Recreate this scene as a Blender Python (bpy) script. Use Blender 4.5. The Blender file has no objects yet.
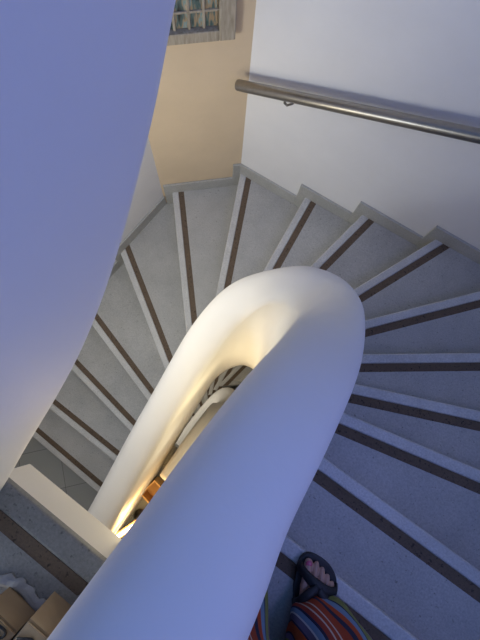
import bpy, bmesh, math, random
from mathutils import Vector, Matrix
random.seed(7)
scene = bpy.context.scene
col = scene.collection
RISE = 0.17          # riser height; z = 0 is the tread the person stands on
TURN = 17 * RISE     # one full turn of the stair

# ------------------------------------------------------------------ helpers
def tag(o, label=None, cat=None, group=None, kind=None):
    if label: o['label'] = label
    if cat: o['category'] = cat
    if group: o['group'] = group
    if kind: o['kind'] = kind
    return o

def link(name, bm, mat, parent=None, smooth=False, bevel=0.0, seg=2):
    bmesh.ops.recalc_face_normals(bm, faces=bm.faces)
    me = bpy.data.meshes.new(name)
    bm.to_mesh(me); bm.free()
    if smooth:
        for p in me.polygons: p.use_smooth = True
    if mat: me.materials.append(mat)
    o = bpy.data.objects.new(name, me)
    col.objects.link(o)
    if parent: o.parent = parent
    if bevel:
        m = o.modifiers.new('Bevel', 'BEVEL'); m.width = bevel; m.segments = seg
        m.limit_method = 'ANGLE'; m.angle_limit = math.radians(40)
    return o

def empty(name, loc=(0, 0, 0), rotz=0):
    o = bpy.data.objects.new(name, None); col.objects.link(o)
    o.location = loc; o.rotation_euler = (0, 0, rotz); o.empty_display_size = .1
    return o

def prism(bm, poly, z0, z1):
    """vertical prism over a plan polygon"""
    a = 0
    for i in range(len(poly)):
        x0, y0 = poly[i]; x1, y1 = poly[(i + 1) % len(poly)]; a += x0 * y1 - x1 * y0
    if a < 0: poly = poly[::-1]
    lo = [bm.verts.new((x, y, z0)) for x, y in poly]
    hi = [bm.verts.new((x, y, z1)) for x, y in poly]
    bm.faces.new(lo[::-1]); bm.faces.new(hi)
    k = len(poly)
    for i in range(k):
        bm.faces.new((lo[i], lo[(i + 1) % k], hi[(i + 1) % k], hi[i]))

def box(bm, c, s, rot=None):
    m = Matrix.Translation(c)
    if rot is not None: m = m @ rot.to_4x4()
    r = bmesh.ops.create_cube(bm, size=1, matrix=m @ Matrix.Diagonal((*s, 1)))
    return r['verts']

def tube(bm, pts, radii, n=16, caps=True):
    pts = [Vector(p) for p in pts]
    if not isinstance(radii, (list, tuple)): radii = [radii] * len(pts)
    rings = []; side = None
    for i, p in enumerate(pts):
        t = (pts[min(i + 1, len(pts) - 1)] - pts[max(i - 1, 0)]).normalized()
        if side is None:
            up = Vector((0, 0, 1)) if abs(t.z) < .9 else Vector((0, 1, 0))
            side = t.cross(up).normalized()
        side = (side - t * side.dot(t)).normalized()
        w = t.cross(side)
        rings.append([bm.verts.new(p + (side * math.cos(2 * math.pi * j / n) + w * math.sin(2 * math.pi * j / n)) * radii[i]) for j in range(n)])
    for a, b in zip(rings, rings[1:]):
        for j in range(n): bm.faces.new((a[j], a[(j + 1) % n], b[(j + 1) % n], b[j]))
    if caps:
        bm.faces.new(rings[0][::-1]); bm.faces.new(rings[-1])
    return rings

def ball(bm, c, r, s=(1, 1, 1), rot=None, n=16):
    m = Matrix.Translation(c)
    if rot is not None: m = m @ rot.to_4x4()
    bmesh.ops.create_uvsphere(bm, u_segments=n, v_segments=max(6, n // 2), radius=r, matrix=m @ Matrix.Diagonal((*s, 1)))

def limb(bm, pts, radii, n=14):
    tube(bm, pts, radii, n)
    for p, r in zip(pts, radii): ball(bm, p, r, n=n)

def clip(poly, a, b, c):
    """keep the part of poly where a*x + b*y <= c"""
    out = []
    for i in range(len(poly)):
        p, q = poly[i], poly[(i + 1) % len(poly)]
        dp = a * p[0] + b * p[1] - c; dq = a * q[0] + b * q[1] - c
        if dp <= 0: out.append(p)
        if (dp < 0 < dq) or (dq < 0 < dp):
            t = dp / (dp - dq); out.append((p[0] + t * (q[0] - p[0]), p[1] + t * (q[1] - p[1])))
    return out

# ------------------------------------------------------------------ materials
def new_mat(name):
    m = bpy.data.materials.new(name); m.use_nodes = True
    nt = m.node_tree
    return m, nt, nt.nodes['Principled BSDF']

def noise(nt, scale, detail=4, rough=.6, coord='Object'):
    tc = nt.nodes.new('ShaderNodeTexCoord')
    nz = nt.nodes.new('ShaderNodeTexNoise'); nz.inputs['Scale'].default_value = scale
    nz.inputs['Detail'].default_value = detail; nz.inputs['Roughness'].default_value = rough
    nt.links.new(tc.outputs[coord], nz.inputs['Vector'])
    return nz

def ramp(nt, src, stops, interp='LINEAR'):
    r = nt.nodes.new('ShaderNodeValToRGB'); r.color_ramp.interpolation = interp
    e = r.color_ramp.elements
    while len(e) < len(stops): e.new(0.5)
    for i, (p, c) in enumerate(stops): e[i].position = p; e[i].color = (*c, 1)
    nt.links.new(src, r.inputs['Fac'])
    return r

def bump(nt, bsdf, src, strength, dist=.01):
    b = nt.nodes.new('ShaderNodeBump'); b.inputs['Strength'].default_value = strength; b.inputs['Distance'].default_value = dist
    nt.links.new(src, b.inputs['Height']); nt.links.new(b.outputs['Normal'], bsdf.inputs['Normal'])

def mix(nt, a, b, fac, mode='MIX'):
    m = nt.nodes.new('ShaderNodeMix'); m.data_type = 'RGBA'; m.blend_type = mode
    if isinstance(fac, (int, float)): m.inputs[0].default_value = fac
    else: nt.links.new(fac, m.inputs[0])
    for s, k in ((a, 6), (b, 7)):
        if isinstance(s, tuple): m.inputs[k].default_value = (*s, 1)
        else: nt.links.new(s, m.inputs[k])
    return m.outputs[2]

def plaster(name, c, rough=.6, amp=.03, bs=.12, bscale=9):
    m, nt, b = new_mat(name)
    nz = noise(nt, 3, 5)
    lo = tuple(max(0, x * (1 - amp)) for x in c); hi = tuple(min(1, x * (1 + amp)) for x in c)
    r = ramp(nt, nz.outputs['Fac'], [(.3, lo), (.7, hi)])
    nt.links.new(r.outputs['Color'], b.inputs['Base Color'])
    b.inputs['Roughness'].default_value = rough
    bump(nt, b, noise(nt, bscale, 6, .55).outputs['Fac'], bs, .02)
    return m

def stone(name, c, dark, speck=.42, rough=.45):
    m, nt, b = new_mat(name)
    n1 = noise(nt, 5, 6, .65)
    base = ramp(nt, n1.outputs['Fac'], [(.3, tuple(x * .86 for x in c)), (.72, tuple(x * 1.08 for x in c))])
    n2 = noise(nt, 85, 3, .6)
    sp = ramp(nt, n2.outputs['Fac'], [(speck - .16, (0, 0, 0)), (speck - .06, (1, 1, 1))])
    col_ = mix(nt, dark, base.outputs['Color'], sp.outputs['Color'])
    n3 = noise(nt, 160, 2)
    sp2 = ramp(nt, n3.outputs['Fac'], [(.3, (.82, .82, .82)), (.7, (1.08, 1.08, 1.08))])
    c2 = mix(nt, col_, sp2.outputs['Color'], 1.0, 'MULTIPLY')
    nt.links.new(c2, b.inputs['Base Color'])
    b.inputs['Roughness'].default_value = rough
    bump(nt, b, n1.outputs['Fac'], .06)
    return m

def flat(name, c, rough=.5, metal=0.0, spec=None):
    m, nt, b = new_mat(name)
    nz = noise(nt, 30, 3)
    r = ramp(nt, nz.outputs['Fac'], [(.3, tuple(x * .92 for x in c)), (.7, tuple(min(1, x * 1.06) for x in c))])
    nt.links.new(r.outputs['Color'], b.inputs['Base Color'])
    b.inputs['Roughness'].default_value = rough; b.inputs['Metallic'].default_value = metal
    return m

def wood(name, c0, c1, scale=(4, 4, 40), rough=.6):
    m, nt, b = new_mat(name)
    tc = nt.nodes.new('ShaderNodeTexCoord'); mp = nt.nodes.new('ShaderNodeMapping'); mp.inputs['Scale'].default_value = scale
    nz = nt.nodes.new('ShaderNodeTexNoise'); nz.inputs['Scale'].default_value = 3; nz.inputs['Detail'].default_value = 6
    nt.links.new(tc.outputs['Object'], mp.inputs['Vector']); nt.links.new(mp.outputs['Vector'], nz.inputs['Vector'])
    r = ramp(nt, nz.outputs['Fac'], [(.3, c0), (.7, c1)])
    nt.links.new(r.outputs['Color'], b.inputs['Base Color']); b.inputs['Roughness'].default_value = rough
    bump(nt, b, nz.outputs['Fac'], .2)
    return m

WHITE = plaster('white_wall_paint', (.82, .81, .81), .6)
RAILP = plaster('banister_plaster', (.80, .775, .74), .62, .02, .10, 7)
WARMLIT = plaster('warm_lit_fascia', (.90, .83, .70), .6, .02)  # warm bounce light put into the slab edge's colour
BEIGE = plaster('beige_wall_paint', (.72, .57, .39), .6, .05)
TREAD = stone('grey_tread_stone', (.48, .47, .445), (.24, .235, .215), .43)
NOSING = stone('light_nosing_stone', (.62, .61, .585), (.45, .44, .42), .34, .4)
WORN = stone('worn_landing_stone', (.27, .26, .24), (.13, .125, .115), .45, .6)
SKIRT = stone('skirting_stone', (.46, .455, .43), (.34, .33, .31), .34, .45)
GRIP = stone('brown_grip_strip', (.15, .105, .07), (.05, .035, .025), .48, .85)
STEEL = flat('brushed_steel', (.33, .31, .285), .34, 1.0)
FRAMEW = wood('weathered_window_wood', (.30, .25, .18), (.48, .42, .33), (30, 30, 4))
CARD = wood('cardboard', (.36, .24, .13), (.46, .33, .19), (3, 3, 3), .8)
CARDD = wood('cardboard_inside', (.25, .16, .09), (.34, .23, .13), (3, 3, 3), .8)
BLACK = flat('black_rubber', (.012, .012, .014), .55)
SKIN = flat('skin', (.50, .29, .21), .5)
NAIL = flat('pink_nail_polish', (.55, .10, .20), .25)
SHIRT = flat('dark_blue_cotton', (.05, .06, .12), .85)
HAIR = flat('dark_brown_hair', (.03, .018, .012), .5)
AMBER = wood('amber_wood', (.62, .36, .13), (.75, .48, .20), (4, 4, 4), .5)
DUST = plaster('pale_dust_sheet', (.36, .36, .37), .8, .1, .4, 30)

def tile_mat():
    m, nt, b = new_mat('grey_floor_tile')
    tc = nt.nodes.new('ShaderNodeTexCoord'); mp = nt.nodes.new('ShaderNodeMapping')
    mp.inputs['Rotation'].default_value = (0, 0, math.radians(40))
    br = nt.nodes.new('ShaderNodeTexBrick'); br.offset = 0; br.inputs['Scale'].default_value = 3
    br.inputs['Brick Width'].default_value = 1; br.inputs['Row Height'].default_value = 1
    br.inputs['Mortar Size'].default_value = .006
    br.inputs['Color1'].default_value = (.30, .31, .30, 1); br.inputs['Color2'].default_value = (.33, .34, .32, 1)
    br.inputs['Mortar'].default_value = (.13, .13, .125, 1)
    nt.links.new(tc.outputs['Object'], mp.inputs['Vector']); nt.links.new(mp.outputs['Vector'], br.inputs['Vector'])
    nt.links.new(br.outputs['Color'], b.inputs['Base Color']); b.inputs['Roughness'].default_value = .4
    return m
TILE = tile_mat()

def stripe_mat():
    m, nt, b = new_mat('striped_trouser_cloth')
    uv = nt.nodes.new('ShaderNodeUVMap'); uv.uv_map = 'UVMap'
    sx = nt.nodes.new('ShaderNodeSeparateXYZ'); nt.links.new(uv.outputs['UV'], sx.inputs[0])
    fr = nt.nodes.new('ShaderNodeMath'); fr.operation = 'FRACT'; nt.links.new(sx.outputs['X'], fr.inputs[0])
    S = [((.33, .045, .012), .11), ((.55, .42, .36), .02), ((.33, .045, .012), .05), ((.55, .42, .36), .02), ((.30, .04, .02), .06), ((.02, .02, .05), .03),
         ((.15, .24, .36), .06), ((.50, .50, .50), .02), ((.12, .10, .16), .07), ((.02, .02, .05), .02), ((.42, .07, .01), .12), ((.02, .02, .05), .02),
         ((.17, .11, .20), .06), ((.20, .22, .06), .13), ((.02, .02, .05), .02), ((.16, .24, .34), .07), ((.40, .06, .012), .06), ((.02, .02, .05), .06)]
    tot = sum(w for _, w in S); p = 0; stops = []
    for c, w in S: stops.append((p / tot, c)); p += w
    r = ramp(nt, fr.outputs[0], stops, 'CONSTANT')
    nt.links.new(r.outputs['Color'], b.inputs['Base Color']); b.inputs['Roughness'].default_value = .85
    bump(nt, b, noise(nt, 300, 2).outputs['Fac'], .1, .002)
    return m
STRIPE = stripe_mat()

def pane_mat():
    m, nt, b = new_mat('painted_reflection_glass')
    tc = nt.nodes.new('ShaderNodeTexCoord'); mp = nt.nodes.new('ShaderNodeMapping'); mp.inputs['Scale'].default_value = (26, 26, 5)
    nz = nt.nodes.new('ShaderNodeTexNoise'); nz.inputs['Scale'].default_value = 1.6; nz.inputs['Detail'].default_value = 3
    nt.links.new(tc.outputs['Object'], mp.inputs['Vector']); nt.links.new(mp.outputs['Vector'], nz.inputs['Vector'])
    r = ramp(nt, nz.outputs['Fac'], [(.30, (.03, .03, .028)), (.42, (.10, .16, .15)), (.50, (.40, .28, .16)), (.57, (.22, .36, .36)), (.64, (.50, .38, .24)), (.75, (.7, .64, .52))])  # reflections and outside view painted into the pane colour
    nt.links.new(r.outputs['Color'], b.inputs['Base Color']); b.inputs['Roughness'].default_value = .12
    return m
PANE = pane_mat()

def emit_mat(name, c, s):
    m, nt, b = new_mat(name)
    b.inputs['Base Color'].default_value = (*c, 1); b.inputs['Emission Color'].default_value = (*c, 1)
    b.inputs['Emission Strength'].default_value = s
    return m
GLOW = emit_mat('warm_lamp_tube', (1.0, .80, .48), 14)

# ------------------------------------------------------------------ room plan (x across the flights, y along them)
XR, YB = 1.15, -2.2
A0 = (-.838, 1.318); A1 = (-1.212, .934)               # ends of the slanted beige wall
SL = .11
def end_y(x): return A0[1] + SL * (x - A0[0])
XL0 = A1[0]; XLB = -1.30                                # left wall x at A1 and at the back
def left_x(y): return XL0 + (y - A1[1]) / (YB - A1[1]) * (XLB - XL0)
def half(p, q):
    """half-plane with p->q as boundary, inside on the left"""
    dx, dy = q[0] - p[0], q[1] - p[1]; l = math.hypot(dx, dy)
    a, b = dy / l, -dx / l
    return a, b, a * p[0] + b * p[1]
CORN = [(XR, YB), (XR, end_y(XR)), A0, A1, (XLB, YB)]
HP = [half(CORN[i], CORN[(i + 1) % 5]) for i in range(5)]
def clip_room(poly, off=0.0):
    for a, b, c in HP: poly = clip(poly, a, b, c - off)
    return poly

def wall(name, p, q, t, z0, z1, mat):
    dx, dy = q[0] - p[0], q[1] - p[1]; l = math.hypot(dx, dy)
    nx, ny = dy / l * t, -dx / l * t                    # outward
    bm = bmesh.new(); prism(bm, [p, q, (q[0] + nx, q[1] + ny), (p[0] + nx, p[1] + ny)], z0, z1)
    return tag(link(name, bm, mat), kind='structure')
ZB, ZT = -6.4, 2.7
wall('wall_right', CORN[0], CORN[1], .12, ZB, ZT, WHITE)
wall('wall_end', CORN[1], CORN[2], .12, ZB, ZT, WHITE)
wall('wall_corner', CORN[2], CORN[3], .12, ZB, ZT, BEIGE)
wall('wall_left', CORN[3], CORN[4], .12, ZB, ZT, WHITE)

# back wall with a window opening, added unseen to let sky light in
wx0, wx1, wz0, wz1 = -.1, 1.05, .75, 2.45
bm = bmesh.new()
for x0, x1, z0, z1 in ((XLB, wx0, ZB, ZT), (wx1, XR, ZB, ZT), (wx0, wx1, ZB, wz0), (wx0, wx1, wz1, ZT)):
    prism(bm, [(x0, YB - .12), (x1, YB - .12), (x1, YB), (x0, YB)], z0, z1)
tag(link('wall_back', bm, WHITE), kind='structure')

# ------------------------------------------------------------------ treads
LINES = [(.407, -.157, 1, .0033), (.367, .089, .9996, .0297), (.373, .271, .9671, .2545), (.363, .412, .9041, .4274),
         (.354, .578, .7862, .6180), (.307, .776, .6155, .7881), (.195, .955, .3548, .9349), (-.076, .947, .1242, .9923),
         (-.289, .821, -.1480, .9890), (-.462, .583, -.4528, .8916), (-.482, .279, -.6969, .7171), (-.467, .004, -.8634, .5045),
         (-.454, -.242, -.9680, .2511), (-.427, -.507, -.9914, .1306), (-.401, -.773, -1, 0), (-.384, -1.064, -.9997, .02)]
LINES_BACK = (.407, -.405, 1, 0)                         # the landing's riser behind the first tread
def shift(l, d):   # move a nosing line against the walking direction (towards the riser)
    x, y, dx, dy = l; return (x + dy * d, y - dx * d, dx, dy)
# walking down turns anticlockwise in plan: forward normal of a line is (-dy, dx)

INNER_UP = [.30, .27, .26, .25, .24, .24, .26, .27, .26, .24, .22, .21, .21, .2, .2, .2]

INNER_LOW = [.3, .27, .26, .3, .35, .45, .6, .75, .68, .58, .42, .36, .32, .28, .27, .27]
def wedge(lf, lb, kf, kb, deep):
    INNER_T = INNER_LOW if deep else INNER_UP
    deep = 0
    fi = (lf[0] - lf[2] * (INNER_T[kf] + deep), lf[1] - lf[3] * (INNER_T[kf] + deep)); fo = (lf[0] + lf[2] * 3, lf[1] + lf[3] * 3)
    bi = (lb[0] - lb[2] * (INNER_T[kb] + deep), lb[1] - lb[3] * (INNER_T[kb] + deep)); bo = (lb[0] + lb[2] * 3, lb[1] + lb[3] * 3)
    far = (fo[0] + bo[0], fo[1] + bo[1])
    s = math.hypot(*far) or 1
    return [fi, fo, (far[0] / s * 4, far[1] / s * 4), bo, bi] if abs(lf[2] * lb[3] - lf[3] * lb[2]) > .05 else [fi, fo, bo, bi]

ORD = ['first', 'second', 'third', 'fourth', 'fifth', 'sixth', 'seventh', 'eighth', 'ninth', 'tenth', 'eleventh', 'twelfth', 'thirteenth', 'fourteenth', 'fifteenth', 'sixteenth']
NOSE_W, GRIP_W = .043, .037

def stair(root, ks, dz, deep=0.0, skirt=True):
    for k in ks:
        lf = LINES[k]; lb = LINES[k - 1] if k else LINES_BACK
        kb = max(k - 1, 0)
        z = -RISE * k + dz
        poly = clip_room(wedge(lf, shift(lb, .045), k, kb, deep))
        back = wedge(shift(lf, 0), shift(lb, .02), k, kb, deep)
        # split into three bands: nosing, grip strip, tread
        def band(d0, d1):
            p = list(poly)
            if d0 is not None:
                l = shift(lf, d0); a, b = -l[3], l[2]; p = clip(p, a, b, a * l[0] + b * l[1])
            if d1 is not None:
                l = shift(lf, d1); a, b = l[3], -l[2]; p = clip(p, a, b, a * l[0] + b * l[1])
            return p
        bm = bmesh.new(); prism(bm, band(NOSE_W + GRIP_W, None), z - .03, z)
        prism(bm, band(.02, None), z - .36, z - .0301)
        step = link('step', bm, TREAD, root)
        bm = bmesh.new(); prism(bm, band(None, NOSE_W), z - .035, z + .001)
        o = link('nosing', bm, NOSING, step, bevel=.006, seg=3); tag(o, 'pale stone nosing edge')
        bm = bmesh.new(); prism(bm, band(NOSE_W, NOSE_W + GRIP_W), z - .03, z - .001)
        o = link('grip_strip', bm, GRIP, step); tag(o, 'brown anti slip strip')
        if not skirt: continue
        # stepped skirting along the walls
        sp = clip_room(wedge(shift(lf, -.052), shift(lb, -.052), k, kb, deep), .0)
        for i in range(len(sp)):
            p, q = sp[i], sp[(i + 1) % len(sp)]
            for a, b, c in HP:
                if abs(a * p[0] + b * p[1] - c) < 1e-4 and abs(a * q[0] + b * q[1] - c) < 1e-4 and math.dist(p, q) > .02:
                    t = .014
                    bm = bmesh.new(); prism(bm, [p, q, (q[0] - a * t, q[1] - b * t), (p[0] - a * t, p[1] - b * t)], z - RISE, z + .108)
                    link('skirting', bm, SKIRT, step, bevel=.003)

st = empty('staircase', (0, 0, 0))
tag(st, 'curving grey stone staircase with brown anti slip strips descending round the banister', 'staircase')
stair(st, range(16), 0)
st2 = empty('staircase', (0, 0, 0))
tag(st2, 'lower flight of the stair glimpsed through the well under the cream banister', 'staircase')
stair(st2, range(3, 16), -TURN, deep=1, skirt=False)

# ------------------------------------------------------------------ landing and lower floor
LY = -.447
ld = empty('landing', (0, 0, 0))
tag(ld, 'upper landing slab with plastered edge tinted for warm light and worn dark grip strip beside the well', 'landing')
bm = bmesh.new()
prism(bm, [(-.62, -1.34), (-.62, YB), (XR, YB), (XR, -.405), (.10, -.405), (.0, LY - .095), (-.62, LY - .095)], -.06, .17)
link('slab', bm, WORN, ld)
bm = bmesh.new(); prism(bm, [(-.34, LY), (-.34, LY - .06), (.12, LY - .06), (.12, LY)], .135, .172)
tag(link('nosing', bm, WORN, ld, bevel=.008, seg=3), 'worn grey stone nosing edge')
bm = bmesh.new(); prism(bm, [(-.34, LY - .06), (-.34, LY - .095), (.12, LY - .095), (.12, LY - .06)], .12, .169)
tag(link('grip_strip', bm, GRIP, ld), 'worn dark grip strip')
bm = bmesh.new(); prism(bm, [(-.34, LY - .004), (-.34, LY - .09), (.05, LY - .09), (.05, LY - .004)], -.055, .1345)
tag(link('fascia', bm, WARMLIT, ld, bevel=.004), 'plastered slab edge with warm light in its colour')
bm = bmesh.new(); prism(bm, [(XLB, YB), (XR, YB), (XR, -.405), (.05, -.405), (.0, LY), (-.28, LY), (-.28, -1.03), (left_x(-1.03), -1.03)], -2.92, -2.72)
tag(link('floor', bm, TILE), kind='structure')

bm = bmesh.new(); prism(bm, [(XLB, YB), (XR, YB), (XR, 1.6), (XLB, 1.6)], ZB - .1, ZB)
tag(link('floor', bm, TILE), kind='structure')

# ------------------------------------------------------------------ banister
def catmull(P, sub):
    out = []
    for i in range(len(P) - 1):
        p0, p1, p2, p3 = P[max(i - 1, 0)], P[i], P[i + 1], P[min(i + 2, len(P) - 1)]
        for s in range(sub):
            t = s / sub
            out.append([.5 * (2 * b + (c - a) * t + (2 * a - 5 * b + 4 * c - d) * t * t + (3 * b - a - 3 * c + d) * t ** 3) for a, b, c, d in zip(p0, p1, p2, p3)])
    out.append(list(P[-1]))
    return out

def smooth_rows(R, it):
    for _ in range(it):
        R = [R[0]] + [[.25 * a + .5 * b + .25 * c for a, b, c in zip(R[i - 1], R[i], R[i + 1])] for i in range(1, len(R) - 1)] + [R[-1]]
    return R

def banister(name, S, mat, sub=8, it=6):
    """S rows: outer x, y, inner top x, y, inner bottom x, y, crest z, bottom z"""
    R = smooth_rows(catmull(S, sub), it)
    bm = bmesh.new(); rings = []
    for ox, oy, ix, iy, bx, by, zt, zb in R:
        O = Vector((ox, oy)); I = Vector((ix, iy)); B = Vector((bx, by))
        w = (O - I).length; rr = w * .5
        prof = []
        for j in range(7):                                # outer side, bottom to shoulder
            t = j / 7; prof.append((O, zb + (zt - rr - zb) * t))
        for j in range(17):                               # rounded crest
            a = math.pi * j / 16
            e = .86
            cx = math.copysign(abs(math.cos(a)) ** e, math.cos(a)); sz = math.sin(a) ** e
            prof.append(((O + I) * .5 + (O - I) * .5 * cx, zt - rr + rr * sz))
        for j in range(1, 10):                            # inner face, leaning to the bottom edge
            t = j / 9; prof.append((I.lerp(B, t * t * (3 - 2 * t) * .5 + t * .5), zt - rr + (zb - zt + rr) * t))
        rings.append([bm.verts.new((p.x, p.y, z)) for p, z in prof])
    for a, b in zip(rings, rings[1:]):
        for j in range(len(a)):
            bm.faces.new((a[j], a[(j + 1) % len(a)], b[(j + 1) % len(b)], b[j]))
    bm.faces.new(rings[0]); bm.faces.new(rings[-1][::-1])
    return link(name, bm, mat, smooth=True)

TOP = .87
ST = [ # outer x, y, step index, inner top x, y, inner bottom x, y
    (.205, -1.30, -1.3, .010, -1.30, .010, -1.30), (.200, -.80, -1.25, .008, -.80, .008, -.80), (.195, -.45, -1.0, .004, -.45, .004, -.45),
    (.186, -.18, -.09, .002, -.18, .004, -.18), (.172, -.075, .33, .000, -.075, .003, -.075), (.172, .035, .77, .002, .035, .005, .035),
    (.176, .125, 1.3, .008, .12, .010, .11), (.184, .200, 1.9, .015, .19, .018, .15), (.190, .290, 2.7, .018, .26, .028, .20), (.180, .420, 3.83, .022, .33, .035, .245),
    (.149, .540, 4.9, .018, .39, .034, .285), (.068, .636, 6.0, -.012, .435, .010, .31), (-.050, .640, 6.65, -.060, .445, -.035, .31),
    (-.144, .592, 7.2, -.105, .425, -.075, .285), (-.265, .505, 8.2, -.140, .37, -.115, .235), (-.318, .392, 8.8, -.158, .30, -.140, .17), (-.340, .220, 9.6, -.162, .19, -.147, .11),
    (-.332, .040, 10.4, -.160, .03, -.143, .01), (-.322, -.16, 11.4, -.152, -.16, -.130, -.16), (-.310, -.388, 12.45, -.135, -.388, -.108, -.388),
    (-.288, -.635, 13.47, -.110, -.635, -.085, -.635), (-.257, -.94, 14.56, -.075, -.94, -.055, -.94), (-.24, -1.20, 15.5, -.05, -1.20, -.04, -1.20)]
rows = []
for ox, oy, k, ix, iy, bx, by in ST:
    zn = -RISE * k
    rows.append((ox, oy, ix, iy, bx, by, zn + TOP, max(zn - .38, -2.72) if k > -.5 else zn - .2))
b1 = banister('banister', rows, RAILP)
tag(b1, 'thick rounded white plaster banister sweeping round the stair well', 'banister')

# next turn of the banister further down the well, narrower
SL_ = [(.11, -.60, 0.2, -.05), (.11, -.30, 0.8, -.07), (.11, -.05, 1.8, -.075), (.10, .10, 3.2, -.07), (.05, .21, 5.0, -.06), (-.02, .245, 6.5, -.05), (-.10, .20, 8.0, -.045),
       (-.145, .08, 9.2, -.04), (-.165, -.10, 10.4, -.04), (-.175, -.35, 11.8, -.04), (-.175, -.70, 13.2, -.04)]
rows = []
for ox, oy, k, ix in SL_:
    iy = min(oy, .02) if k > 2 else oy
    z = -TURN - RISE * k
    rows.append((ox, oy, ix, iy, ix, iy, z + TOP, z - .38))
b2 = banister('banister', rows, RAILP)
tag(b2, 'lower cream banister curl seen down through the lit stair well', 'banister')

# inside face of the banister one turn up, left of the well
UP = [(-.300, -.62, .10), (-.300, -.449, .172), (-.270, -.30, .36), (-.222, -.09, .635), (-.220, .05, .785), (-.228, .176, .95), (-.238, .25, 1.06), (-.25, .36, 1.22), (-.25, .46, 1.36)]
R = smooth_rows(catmull(UP, 8), 5)
bm = bmesh.new(); rings = []
for x, y, zb in R:
    zt = zb + 1.35
    prof = [(x - .004, zb), (x + .0, zb + .012), (x + .006, zb + .05), (x + .004, zb + .4), (x, zb + .9), (x - .02, zt - .06), (x - .1, zt), (x - .18, zt - .06), (x - .2, zb + .9), (x - .2, zb + .01), (x - .19, zb)]
    rings.append([bm.verts.new((px, y, z)) for px, z in prof])
for a, b in zip(rings, rings[1:]):
    for j in range(len(a)): bm.faces.new((a[j], a[(j + 1) % len(a)], b[(j + 1) % len(b)], b[j]))
bm.faces.new(rings[0]); bm.faces.new(rings[-1][::-1])
b3 = link('banister', bm, RAILP, smooth=True)
tag(b3, 'smooth plaster wall of the upper banister rising along the left of the well', 'banister')

# ------------------------------------------------------------------ handrail on the end wall
def rail_pt(x):
    t = (x + .844) / (.147 + .844); return Vector((x, 1.236 + SL * (x + .844), -.588 + .454 * t))
hr = empty('handrail', rail_pt(-.3))
tag(hr, 'brushed steel handrail sloping along the white end wall', 'handrail')
inv = -hr.location
bm = bmesh.new(); tube(bm, [rail_pt(-.844) + inv, rail_pt(-.2) + inv, rail_pt(.4) + inv, rail_pt(1.05) + inv], .026, 24)
link('rail', bm, STEEL, hr, smooth=True, bevel=.003)
for x in (-.60, .62):
    p = rail_pt(x); w = Vector((x + .035, end_y(x) + .004, p.z - .075))
    bm = bmesh.new()
    tube(bm, [p + inv + Vector((0, 0, -.02)), p + inv + Vector((0, .0, -.055)), p + inv + Vector((.008, .012, -.078)), p + inv + Vector((.02, .035, -.082)), w + inv], .006, 10)
    br = link('bracket', bm, STEEL, hr, smooth=True)
    bm = bmesh.new(); tube(bm, [w + inv + Vector((0, -.012, 0)), w + inv], .024, 20)
    link('wall_plate', bm, STEEL, br, bevel=.002)

# ------------------------------------------------------------------ window on the slanted beige wall
dx, dy = A1[0] - A0[0], A1[1] - A0[1]; L = math.hypot(dx, dy); dx /= L; dy /= L
wn = empty('window_1', (A0[0], A0[1], -.325), math.atan2(dy, dx)); tag(wn, kind='structure')   # local x along the wall, local +y into the room
# with x running from A0 to A1 the room lies on the left
s0, s1, hh = .082, .452, .62
fw, fb = .066, .055
bm = bmesh.new()
for c, s in ((((s0 + fw / 2), .012, hh / 2), (fw, .05, hh)), ((s1 - fw / 2, .012, hh / 2), (fw, .05, hh)), (((s0 + s1) / 2, .012, fb / 2), (s1 - s0 - 2 * fw, .049, fb)), (((s0 + s1) / 2, .012, hh - fb / 2), (s1 - s0 - 2 * fw, .049, fb))):
    box(bm, c, s)
fr = link('frame', bm, FRAMEW, wn, bevel=.004)
px0, px1, pz0, pz1 = s0 + fw, s1 - fw, fb, hh - fb
bm = bmesh.new()
nc, nr = 4, 6
for i in range(1, nc): box(bm, (px0 + (px1 - px0) * i / nc, .008, (pz0 + pz1) / 2), (.011, .022, pz1 - pz0))
for j in range(1, nr): box(bm, ((px0 + px1) / 2, .010, pz0 + (pz1 - pz0) * j / nr), (px1 - px0, .018, .011))
link('glazing_bars', bm, FRAMEW, wn, bevel=.002)
for i in range(nc):
    for j in range(nr):
        bm = bmesh.new(); box(bm, (px0 + (px1 - px0) * (i + .5) / nc, .011, pz0 + (pz1 - pz0) * (j + .5) / nr), ((px1 - px0) / nc - .011, .004, (pz1 - pz0) / nr - .011))
        link('pane', bm, PANE, wn)

# added_window in the back wall, out of view, added to admit sky light
w2 = empty('added_window', ((wx0 + wx1) / 2, YB - .06, wz0)); tag(w2, kind='structure')
bm = bmesh.new(); W, Hh = wx1 - wx0, wz1 - wz0
for c, s in (((-W / 2 + .03, 0, Hh / 2), (.06, .06, Hh)), ((W / 2 - .03, 0, Hh / 2), (.06, .06, Hh)), ((0, 0, .03), (W - .12, .06, .06)), ((0, 0, Hh - .03), (W - .12, .06, .06)), ((0, 0, Hh / 2), (.05, .05, Hh - .12))):
    box(bm, c, s)
link('frame', bm, FRAMEW, w2, bevel=.004)

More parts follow.
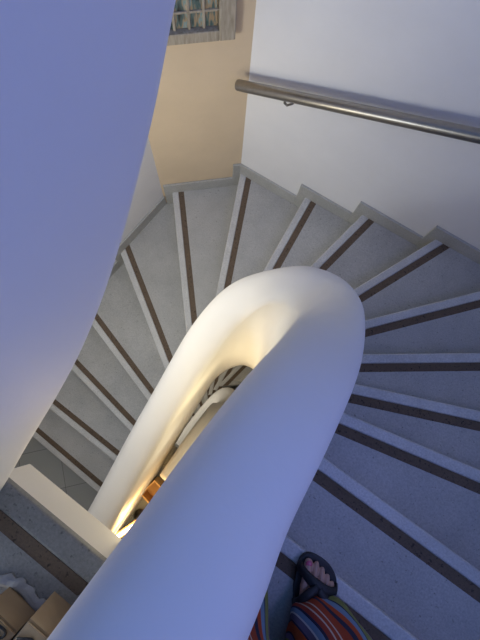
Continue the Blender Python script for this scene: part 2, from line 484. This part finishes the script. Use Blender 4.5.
# ------------------------------------------------------------------ cardboard on the landing
def carton(loc, rz, s, label, flap):
    e = empty('cardboard_box', loc, rz); tag(e, label, 'box', 'cardboard boxes on the landing')
    a, b, h = s; t = .005
    bm = bmesh.new()
    for c, d in (((a / 2, t / 2, h / 2), (a, t, h)), ((a / 2, b - t / 2, h / 2), (a, t, h)), ((t / 2, b / 2, h / 2), (t, b - 2 * t, h)), ((a - t / 2, b / 2, h / 2), (t, b - 2 * t, h)), ((a / 2, b / 2, t / 2), (a - 2 * t, b - 2 * t, t))):
        box(bm, c, d)
    link('body', bm, CARD, e)
    m = Matrix.Rotation(math.radians(flap), 3, 'X')
    bm = bmesh.new(); box(bm, (a / 2, b * .25, h + .004), (a * .98, b * .49, t)); link('flap', bm, CARD, e)
    bm = bmesh.new(); box(bm, (a / 2, b * .75, h + .006), (a * .98, b * .49, t), m); link('flap', bm, CARD, e)
    bm = bmesh.new(); box(bm, (a / 2, b * .5, h + .0115), (min(.035, a * .4), b * .9, .001)); link('tape', bm, CARDD, e)
    return e
carton((-.155, -.955, .17), math.radians(-3), (.084, .34, .11), 'shallow cardboard box nearest the left wall on the landing', 2)
carton((-.048, -.925, .17), 0, (.054, .36, .15), 'narrow taller cardboard box tucked against the near end of the banister', 3)
def cord(pts, name_label, r=.0030):
    bm = bmesh.new(); tube(bm, catmull(pts, 6), r, 8)
    tag(link('cord', bm, BLACK, smooth=True), name_label, 'cord', 'cords on the boxes')
cord([(-.098, -.626, .2955), (-.085, -.622, .302), (-.072, -.626, .297), (-.070, -.638, .2955), (-.080, -.650, .2955), (-.078, -.68, .2955)], 'short black cord lying on the shallow cardboard box')
cord([(-.043, -.600, .3355), (-.030, -.588, .341), (-.018, -.583, .338), (-.012, -.592, .3355), (-.024, -.602, .3355), (-.006, -.610, .3355), (-.002, -.64, .3355)], 'looped black cord on the taller cardboard box by the banister')
bm = bmesh.new()
pts = [(-.20, -.625), (-.15, -.600), (-.11, -.590), (-.06, -.598), (-.03, -.588), (-.018, -.582), (.0, -.588)]
lo, hi = [], []
for i, p in enumerate(catmull(pts, 5)):
    w = .004 + .004 * math.sin(i * 1.7); z = .172 + .004 * random.random()
    lo.append((p[0], p[1] - .03, .171)); hi.append((p[0] + .004 * math.sin(i * 2.3), p[1] + w, z + .004))
va = [[bm.verts.new((x, y, .1705)) for x, y, z in lo], [bm.verts.new((x, y + .012, z + .010)) for x, y, z in lo], [bm.verts.new((x, y, z)) for x, y, z in hi], [bm.verts.new((x, y, .1705)) for x, y, z in hi]]
for a, b in zip(va, va[1:] + va[:1]):
    for j in range(len(a) - 1): bm.faces.new((a[j], a[j + 1], b[j + 1], b[j]))
bm.faces.new([v[0] for v in va]); bm.faces.new([v[-1] for v in va][::-1])
tag(link('dust_sheet', bm, DUST, smooth=True), 'crumpled pale sheet edge along the boxes on the landing', 'sheet')

# ------------------------------------------------------------------ lamp and wooden pieces deep in the well
def at(x, y, z): return Vector((x, y, z))
lp = empty('tube_lamp', (.012, -1.04, -2.72), math.radians(-19)); tag(lp, 'glowing warm tube lamp low in the stair well', 'lamp')
bm = bmesh.new(); tube(bm, [(0, -.13, .42), (0, .13, .42)], .011, 14); link('tube', bm, GLOW, lp, smooth=True)
bm = bmesh.new(); box(bm, (.0, 0, .392), (.045, .30, .03)); link('housing', bm, AMBER, lp, bevel=.004)
bm = bmesh.new(); tube(bm, [(0, 0, 0), (0, 0, .012), (0, 0, .013), (0, 0, .38)], [.05, .05, .012, .012], 16); link('stand', bm, STEEL, lp, smooth=True)
wb = empty('wooden_box', (-.005, -.80, -2.72), math.radians(-8)); tag(wb, 'open amber wooden box beside the tube lamp in the well', 'box')
bm = bmesh.new()
for c, d in (((0, -.07, .12), (.14, .012, .24)), ((0, .07, .12), (.14, .012, .24)), ((-.064, 0, .12), (.012, .128, .24)), ((.064, 0, .12), (.012, .128, .24))): box(bm, c, d)
link('side_panels', bm, AMBER, wb, bevel=.002)
bm = bmesh.new(); box(bm, (0, 0, .012), (.116, .128, .024)); link('bottom_panel', bm, AMBER, wb)

# ------------------------------------------------------------------ the person on the first tread
person = empty('person', (.50, -.30, 0))
tag(person, 'person in striped wide trousers and black sandals standing on the top tread', 'person')
PI_ = -Vector((.50, -.30, 0))
def foot_frame(heel, ang):
    f = Vector((math.cos(ang), math.sin(ang), 0)); rr = Vector((f.y, -f.x, 0))      # forward, right
    return lambda x, y, z: Vector(heel) + rr * x + f * y + Vector((0, 0, z)) + PI_
SOLE = .024
def add_foot(bm, F, side):
    """side +1: right foot (little toe to the right)"""
    s = side
    rings = []
    prof = [(.000, .000, .018, .030), (.012, .000, .028, .052), (.035, .000, .032, .075), (.065, .000, .033, .088), (.095, .001, .034, .078), (.125, .002, .038, .062), (.150, .003, .042, .050), (.168, .003, .0455, .038), (.178, .002, .0455, .031), (.186, .001, .040, .025)]
    for y, cx, w, h in prof:
        ring = []
        for j in range(16):
            a = 2 * math.pi * j / 16
            zz = math.sin(a); zz = zz if zz > 0 else zz * .5
            tilt = 1 - .25 * s * math.cos(a) * (1 if y > .09 else 0)
            ring.append(bm.verts.new(F(s * cx + math.cos(a) * w, y, SOLE + h * .34 + zz * h * .66 * tilt)))
        rings.append(ring)
    for a, b in zip(rings, rings[1:]):
        for j in range(16): bm.faces.new((a[j], a[(j + 1) % 16], b[(j + 1) % 16], b[j]))
    bm.faces.new(rings[0][::-1]); bm.faces.new(rings[-1])
    for tx, ty0, ty1, r in ((-.0315, .176, .246, .0122), (-.0095, .180, .243, .0082), (.0085, .176, .232, .0077), (.0255, .170, .218, .0074), (.0410, .162, .203, .0072)):
        x = s * tx
        P = [F(x * .96, ty0 - .03, SOLE + .018), F(x, ty0, SOLE + .020), F(x, (ty0 + ty1) / 2 + .004, SOLE + .017), F(x * .985, ty1 - r * 1.4, SOLE + .013), F(x * .98, ty1 - r * .8, SOLE + .012)]
        limb(bm, P, [r * .95, r, r * .93, r * 1.04, r * .9], 12)
FR = foot_frame((.569, -.371, 0), math.radians(115))
FL = foot_frame((.300, -.398, 0), math.radians(94))
bm = bmesh.new()
add_foot(bm, FR, 1); add_foot(bm, FL, -1)
def wp(x, y, z): return Vector((x, y, z)) + PI_
limb(bm, [FR(0, .055, .085), FR(0, .05, .14), wp(.565, -.37, .25), wp(.565, -.395, .34), wp(.555, -.37, .47), wp(.55, -.42, .70), wp(.545, -.47, .84)], [.036, .036, .046, .055, .056, .074, .085])
limb(bm, [FL(0, .055, .085), FL(0, .05, .14), wp(.325, -.40, .25), wp(.34, -.42, .34), wp(.365, -.395, .47), wp(.385, -.43, .70), wp(.395, -.48, .84)], [.036, .036, .046, .055, .056, .074, .085])
ball(bm, wp(.47, -.49, .92), .13, (1.22, .85, .85))
limb(bm, [wp(.47, -.49, .95), wp(.47, -.50, 1.08), wp(.47, -.49, 1.22), wp(.47, -.48, 1.30)], [.125, .112, .122, .105])
limb(bm, [wp(.33, -.48, 1.33), wp(.47, -.48, 1.35), wp(.61, -.48, 1.33)], [.052, .06, .052])
limb(bm, [wp(.47, -.475, 1.35), wp(.47, -.46, 1.45)], [.05, .048])
ball(bm, wp(.47, -.445, 1.56), .098, (.82, 1.0, 1.15))
ball(bm, wp(.47, -.352, 1.535), .016, (.8, 1, 1.2)); ball(bm, wp(.385, -.455, 1.55), .022, (.5, 1, 1.4)); ball(bm, wp(.555, -.455, 1.55), .022, (.5, 1, 1.4))
for s, sh in ((-1, wp(.31, -.48, 1.32)), (1, wp(.63, -.48, 1.32))):
    e = sh + Vector((s * .05, .02, -.25)); h = e + Vector((-s * .02, .10, -.20))
    limb(bm, [sh, (sh + e) / 2, e, (e + h) / 2, h], [.047, .042, .036, .034, .026])
    ball(bm, h + Vector((0, .025, -.04)), .03, (.5, .95, 1.3))
    for q in range(4):
        fx = Vector((0, -.004 + .018 * q, -.075 - .004 * (1.5 - abs(q - 1.5))))
        limb(bm, [h + fx, h + fx + Vector((-s * .006, .006, -.03)), h + fx + Vector((-s * .02, .010, -.058 - .004 * (q in (1, 2))))], [.0085, .008, .0072], 8)
    limb(bm, [h + Vector((-s * .005, .05, -.03)), h + Vector((-s * .02, .072, -.06)), h + Vector((-s * .028, .076, -.085))], [.010, .009, .008], 8)
body = link('body', bm, SKIN, person, smooth=True)
rm = body.modifiers.new('Remesh', 'REMESH'); rm.mode = 'VOXEL'; rm.voxel_size = .0024; rm.use_smooth_shade = True
sm = body.modifiers.new('Smooth', 'SMOOTH'); sm.factor = .4; sm.iterations = 2

def nail(F, s):
    bm = bmesh.new()
    ball(bm, F(s * -.031, .2335, SOLE + .0205), .0095, (.95, 1.05, .5), n=14)
    tag(link('toenail', bm, NAIL, body, smooth=True), 'pink painted big toenail')
nail(FR, 1)
for tx, ty, r in ((-.0093, .2345, .0052), (.0083, .2235, .0048), (.0252, .2095, .0045)):
    bm = bmesh.new(); ball(bm, FR(tx, ty, SOLE + .0178), r, (1, 1, .5), n=12); link('toenail', bm, SKIN, body, smooth=True)

def sandal(F, s):
    out = [(.0, -.012), (.03, -.010), (.042, .03), (.044, .08), (.050, .13), (.057, .17), (.056, .200), (.046, .222), (.027, .240), (-.008, .2535), (-.034, .2535), (-.050, .236), (-.055, .205), (-.054, .165), (-.046, .11), (-.041, .06), (-.040, .02), (-.028, -.010)]
    P = catmull(out + out[:1], 4)[:-1]
    bm = bmesh.new()
    lo = [bm.verts.new(F(s * x, y, 0.002)) for x, y in P]; hi = [bm.verts.new(F(s * x, y, SOLE)) for x, y in P]
    lip = [bm.verts.new(F(s * (x * .93), .125 + (y - .125) * .95, SOLE + .001)) for x, y in P]
    bm.faces.new(lo[::-1]); bm.faces.new(lip)
    k = len(P)
    for i in range(k):
        bm.faces.new((lo[i], lo[(i + 1) % k], hi[(i + 1) % k], hi[i])); bm.faces.new((hi[i], hi[(i + 1) % k], lip[(i + 1) % k], lip[i]))
    root = link('sandal', bm, BLACK, person, smooth=False)
    def strap(pts, w):
        C = catmull(pts, 6); bm = bmesh.new(); rings = []
        for i, p in enumerate(C):
            a = Vector(C[max(i - 1, 0)][:3]); b = Vector(C[min(i + 1, len(C) - 1)][:3])
            t = (b - a).normalized(); up = Vector((p[0] * .9, 0, 1)).normalized() if True else 0
            cr = t.cross(Vector((p[0] * 18, 0, 1)).normalized()).normalized(); nn = cr.cross(t)
            c = Vector(p[:3]); ww = p[3] if len(p) > 3 else w
            ring = []
            for u_, v_ in ((-1, -.4), (-.8, .8), (0, 1.1), (.8, .8), (1, -.4), (0, -.7)):
                q = c + cr * u_ * ww + nn * v_ * .004
                ring.append(bm.verts.new(F(s * q.x, q.y, q.z)))
            rings.append(ring)
        for a, b in zip(rings, rings[1:]):
            for j in range(6): bm.faces.new((a[j], a[(j + 1) % 6], b[(j + 1) % 6], b[j]))
        bm.faces.new(rings[0]); bm.faces.new(rings[-1][::-1])
        link('strap', bm, BLACK, root, smooth=True)
    S = SOLE
    # crossing straps over the forefoot and instep
    strap([(-.054, .226, S, .012), (-.050, .219, S + .018, .012), (-.034, .207, S + .032, .013), (-.006, .192, S + .042, .015), (.024, .182, S + .042, .015), (.048, .182, S + .028, .014), (.057, .186, S, .014)], .012)
    strap([(-.049, .125, S, .014), (-.045, .140, S + .036, .013), (-.028, .166, S + .049, .012), (-.002, .188, S + .045, .012)], .01)
    strap([(.051, .118, S, .014), (.046, .132, S + .036, .013), (.027, .158, S + .050, .012), (0, .184, S + .046, .012)], .01)
    strap([(-.038, .03, S, .008), (-.037, .02, S + .04, .008), (-.024, -.004, S + .058, .008), (0, -.012, S + .06, .008), (.024, -.004, S + .058, .008), (.037, .02, S + .04, .008), (.038, .03, S, .008)], .008)
    return root
tag(sandal(FR, 1), 'black strappy sandal on the right foot'); tag(sandal(FL, -1), 'black strappy sandal on the left foot')

def trouser(levels, seed, v0, u0=0.0):
    """levels: centre, rx, ry, rotation, ripple"""
    rnd = random.Random(seed); nS = 64
    C = catmull([(*c, rx, ry, rot, rip) for c, rx, ry, rot, rip in levels], 8)
    bm = bmesh.new(); uvl = bm.loops.layers.uv.new('UVMap'); rings = []
    ph = [rnd.random() * 6 for _ in range(4)]
    for i, (x, y, z, rx, ry, rot, rip) in enumerate(C):
        ring = []
        for j in range(nS):
            a = 2 * math.pi * j / nS
            w = 1 + rip * (.6 * math.sin(5 * a + ph[0] + i * .09) + .4 * math.sin(9 * a + ph[1] - i * .13))
            lx, ly = math.cos(a) * rx * w, math.sin(a) * ry * w
            zz = z + rip * .10 * math.sin(3 * a + ph[2])
            ring.append(bm.verts.new(Vector((x + lx * math.cos(rot) - ly * math.sin(rot), y + lx * math.sin(rot) + ly * math.cos(rot), zz)) + PI_))
        rings.append(ring)
    m = len(rings) - 1
    for i in range(m):
        for j in range(nS):
            f = bm.faces.new((rings[i][j], rings[i][(j + 1) % nS], rings[i + 1][(j + 1) % nS], rings[i + 1][j]))
            for lp_, (uu, vv) in zip(f.loops, ((j, i), (j + 1, i), (j + 1, i + 1), (j, i + 1))):
                lp_[uvl].uv = (uu / nS * 3.0 + vv / m * v0 + u0, vv / m)
    o = link('trouser_leg', bm, STRIPE, person, smooth=True)
    so = o.modifiers.new('Solidify', 'SOLIDIFY'); so.thickness = .003; so.offset = 1
    return o
def c3(v): v = v - PI_; return (v.x, v.y, v.z)
trouser([(c3(FR(.022, .078, .060)), .086, .096, math.radians(25), .08), (c3(FR(.034, .072, .11)), .098, .096, math.radians(25), .08), ((.608, -.315, .20), .112, .10, .4, .06), ((.59, -.36, .35), .095, .092, .4, .04),
         ((.565, -.37, .5), .086, .088, .3, .03), ((.55, -.42, .70), .095, .10, .2, .02), ((.53, -.475, .88), .105, .12, 0, .0)], 3, .8)
trouser([(c3(FL(.012, .080, .055)), .070, .080, 0, .06), (c3(FL(.012, .076, .11)), .070, .080, 0, .06), ((.320, -.345, .20), .070, .080, 0, .05), ((.335, -.385, .35), .075, .08, .1, .04),
         ((.365, -.395, .5), .08, .085, .1, .03), ((.385, -.43, .70), .095, .10, 0, .02), ((.41, -.48, .88), .105, .12, 0, .0)], 8, .6)
bm = bmesh.new(); nS = 40; rings = []
for z, rx, ry in ((.84, .175, .135), (.95, .172, .130), (1.08, .150, .122), (1.2, .165, .134), (1.30, .175, .118), (1.36, .12, .085), (1.385, .075, .065)):
    rings.append([bm.verts.new(wp(.47 + math.cos(2 * math.pi * j / nS) * rx, -.488 + math.sin(2 * math.pi * j / nS) * ry, z)) for j in range(nS)])
for a, b in zip(rings, rings[1:]):
    for j in range(nS): bm.faces.new((a[j], a[(j + 1) % nS], b[(j + 1) % nS], b[j]))
for sgn, sh in ((-1, wp(.335, -.48, 1.32)), (1, wp(.605, -.48, 1.32))):
    tube(bm, [sh, sh + Vector((sgn * .03, .006, -.07)), sh + Vector((sgn * .05, .012, -.15))], [.06, .058, .056], 20, caps=False)
link('shirt', bm, SHIRT, person, smooth=True)
bm = bmesh.new()
ball(bm, wp(.47, -.462, 1.575), .107, (.86, 1.0, 1.13), n=24)
bmesh.ops.delete(bm, geom=[v for v in bm.verts if v.co.y > wp(0, -.40, 0).y and v.co.z < 1.635], context='VERTS')
link('hair', bm, HAIR, person, smooth=True)

# ------------------------------------------------------------------ light
w = bpy.data.worlds.new('World'); scene.world = w; w.use_nodes = True
bg = w.node_tree.nodes['Background']; bg.inputs['Color'].default_value = (.10, .35, 1.0, 1); bg.inputs['Strength'].default_value = .6

def area(name, loc, target, sx, sy, power, color):
    l = bpy.data.lights.new(name, 'AREA'); l.shape = 'RECTANGLE'; l.size = sx; l.size_y = sy; l.energy = power; l.color = color
    o = bpy.data.objects.new(name, l); col.objects.link(o); o.location = loc
    o.rotation_euler = (Vector(target) - Vector(loc)).to_track_quat('-Z', 'Y').to_euler()
    return o
area('landing_light', (-.85, -1.2, .15), (-.2, 1.2, -.7), .5, .4, 16.5, (.82, .88, .92))
area('fill_lower_turn', (-.85, -.95, -3.15), (-.2, 1.0, -4.0), .5, .3, 9, (1.0, .92, .76))  # unseen fill added to lift the dark lower treads
area('fill_left_stair', (-.86, .1, -.4), (-.3, .8, -1.2), .25, .4, 3.3, (1.0, .92, .70))  # added fill for the left treads and walls, no fitting behind it
area('fill_blue_right', (1.1, .3, 1.6), (-.2, .6, .2), .8, .8, 9, (.38, .39, 1.0))  # added bluish fill by the right wall, which has no opening
def point(name, loc, power, color, r):
    l = bpy.data.lights.new(name, 'POINT'); l.energy = power; l.color = color; l.shadow_soft_size = r
    o = bpy.data.objects.new(name, l); col.objects.link(o); o.location = loc
point('tube_lamp_light', (.04, -.90, -1.95), 6, (1.0, .60, .22), .03)
point('fill_lower_banister', (.10, -.30, -1.55), 1.6, (1.0, .86, .58), .06)  # added fill to brighten the top of the lower banister
point('fill_well_landing', (.06, -.40, -.50), 5, (1.0, .83, .55), .08)  # added warm fill for the banister and the upper left wall
point('fill_well_flight', (.06, -.12, -.62), 1.4, (1.0, .89, .54), .08)  # extra hidden fill to warm the left limb of the banister
point('fill_well_end', (.08, .0, -1.15), 2.6, (1.0, .85, .52), .10)  # hidden fill added to brighten the banister's inner end

# ------------------------------------------------------------------ camera
cam = bpy.data.cameras.new('Camera'); co = bpy.data.objects.new('Camera', cam); col.objects.link(co)
Rm = Matrix(((.793641, -.603541, .076629), (.606726, .775874, -.172924), (.044912, .183733, .98195)))
co.matrix_world = Matrix.Translation((0, 0, 1.42)) @ Rm.to_4x4()
cam.sensor_fit = 'AUTO'; cam.sensor_width = 36; cam.lens = 481 * 36 / 640; cam.clip_start = .02
scene.camera = co
vs = scene.view_settings
vs.view_transform = 'Standard'; vs.look = 'None'; vs.exposure = .05; vs.gamma = 1; vs.use_curve_mapping = False
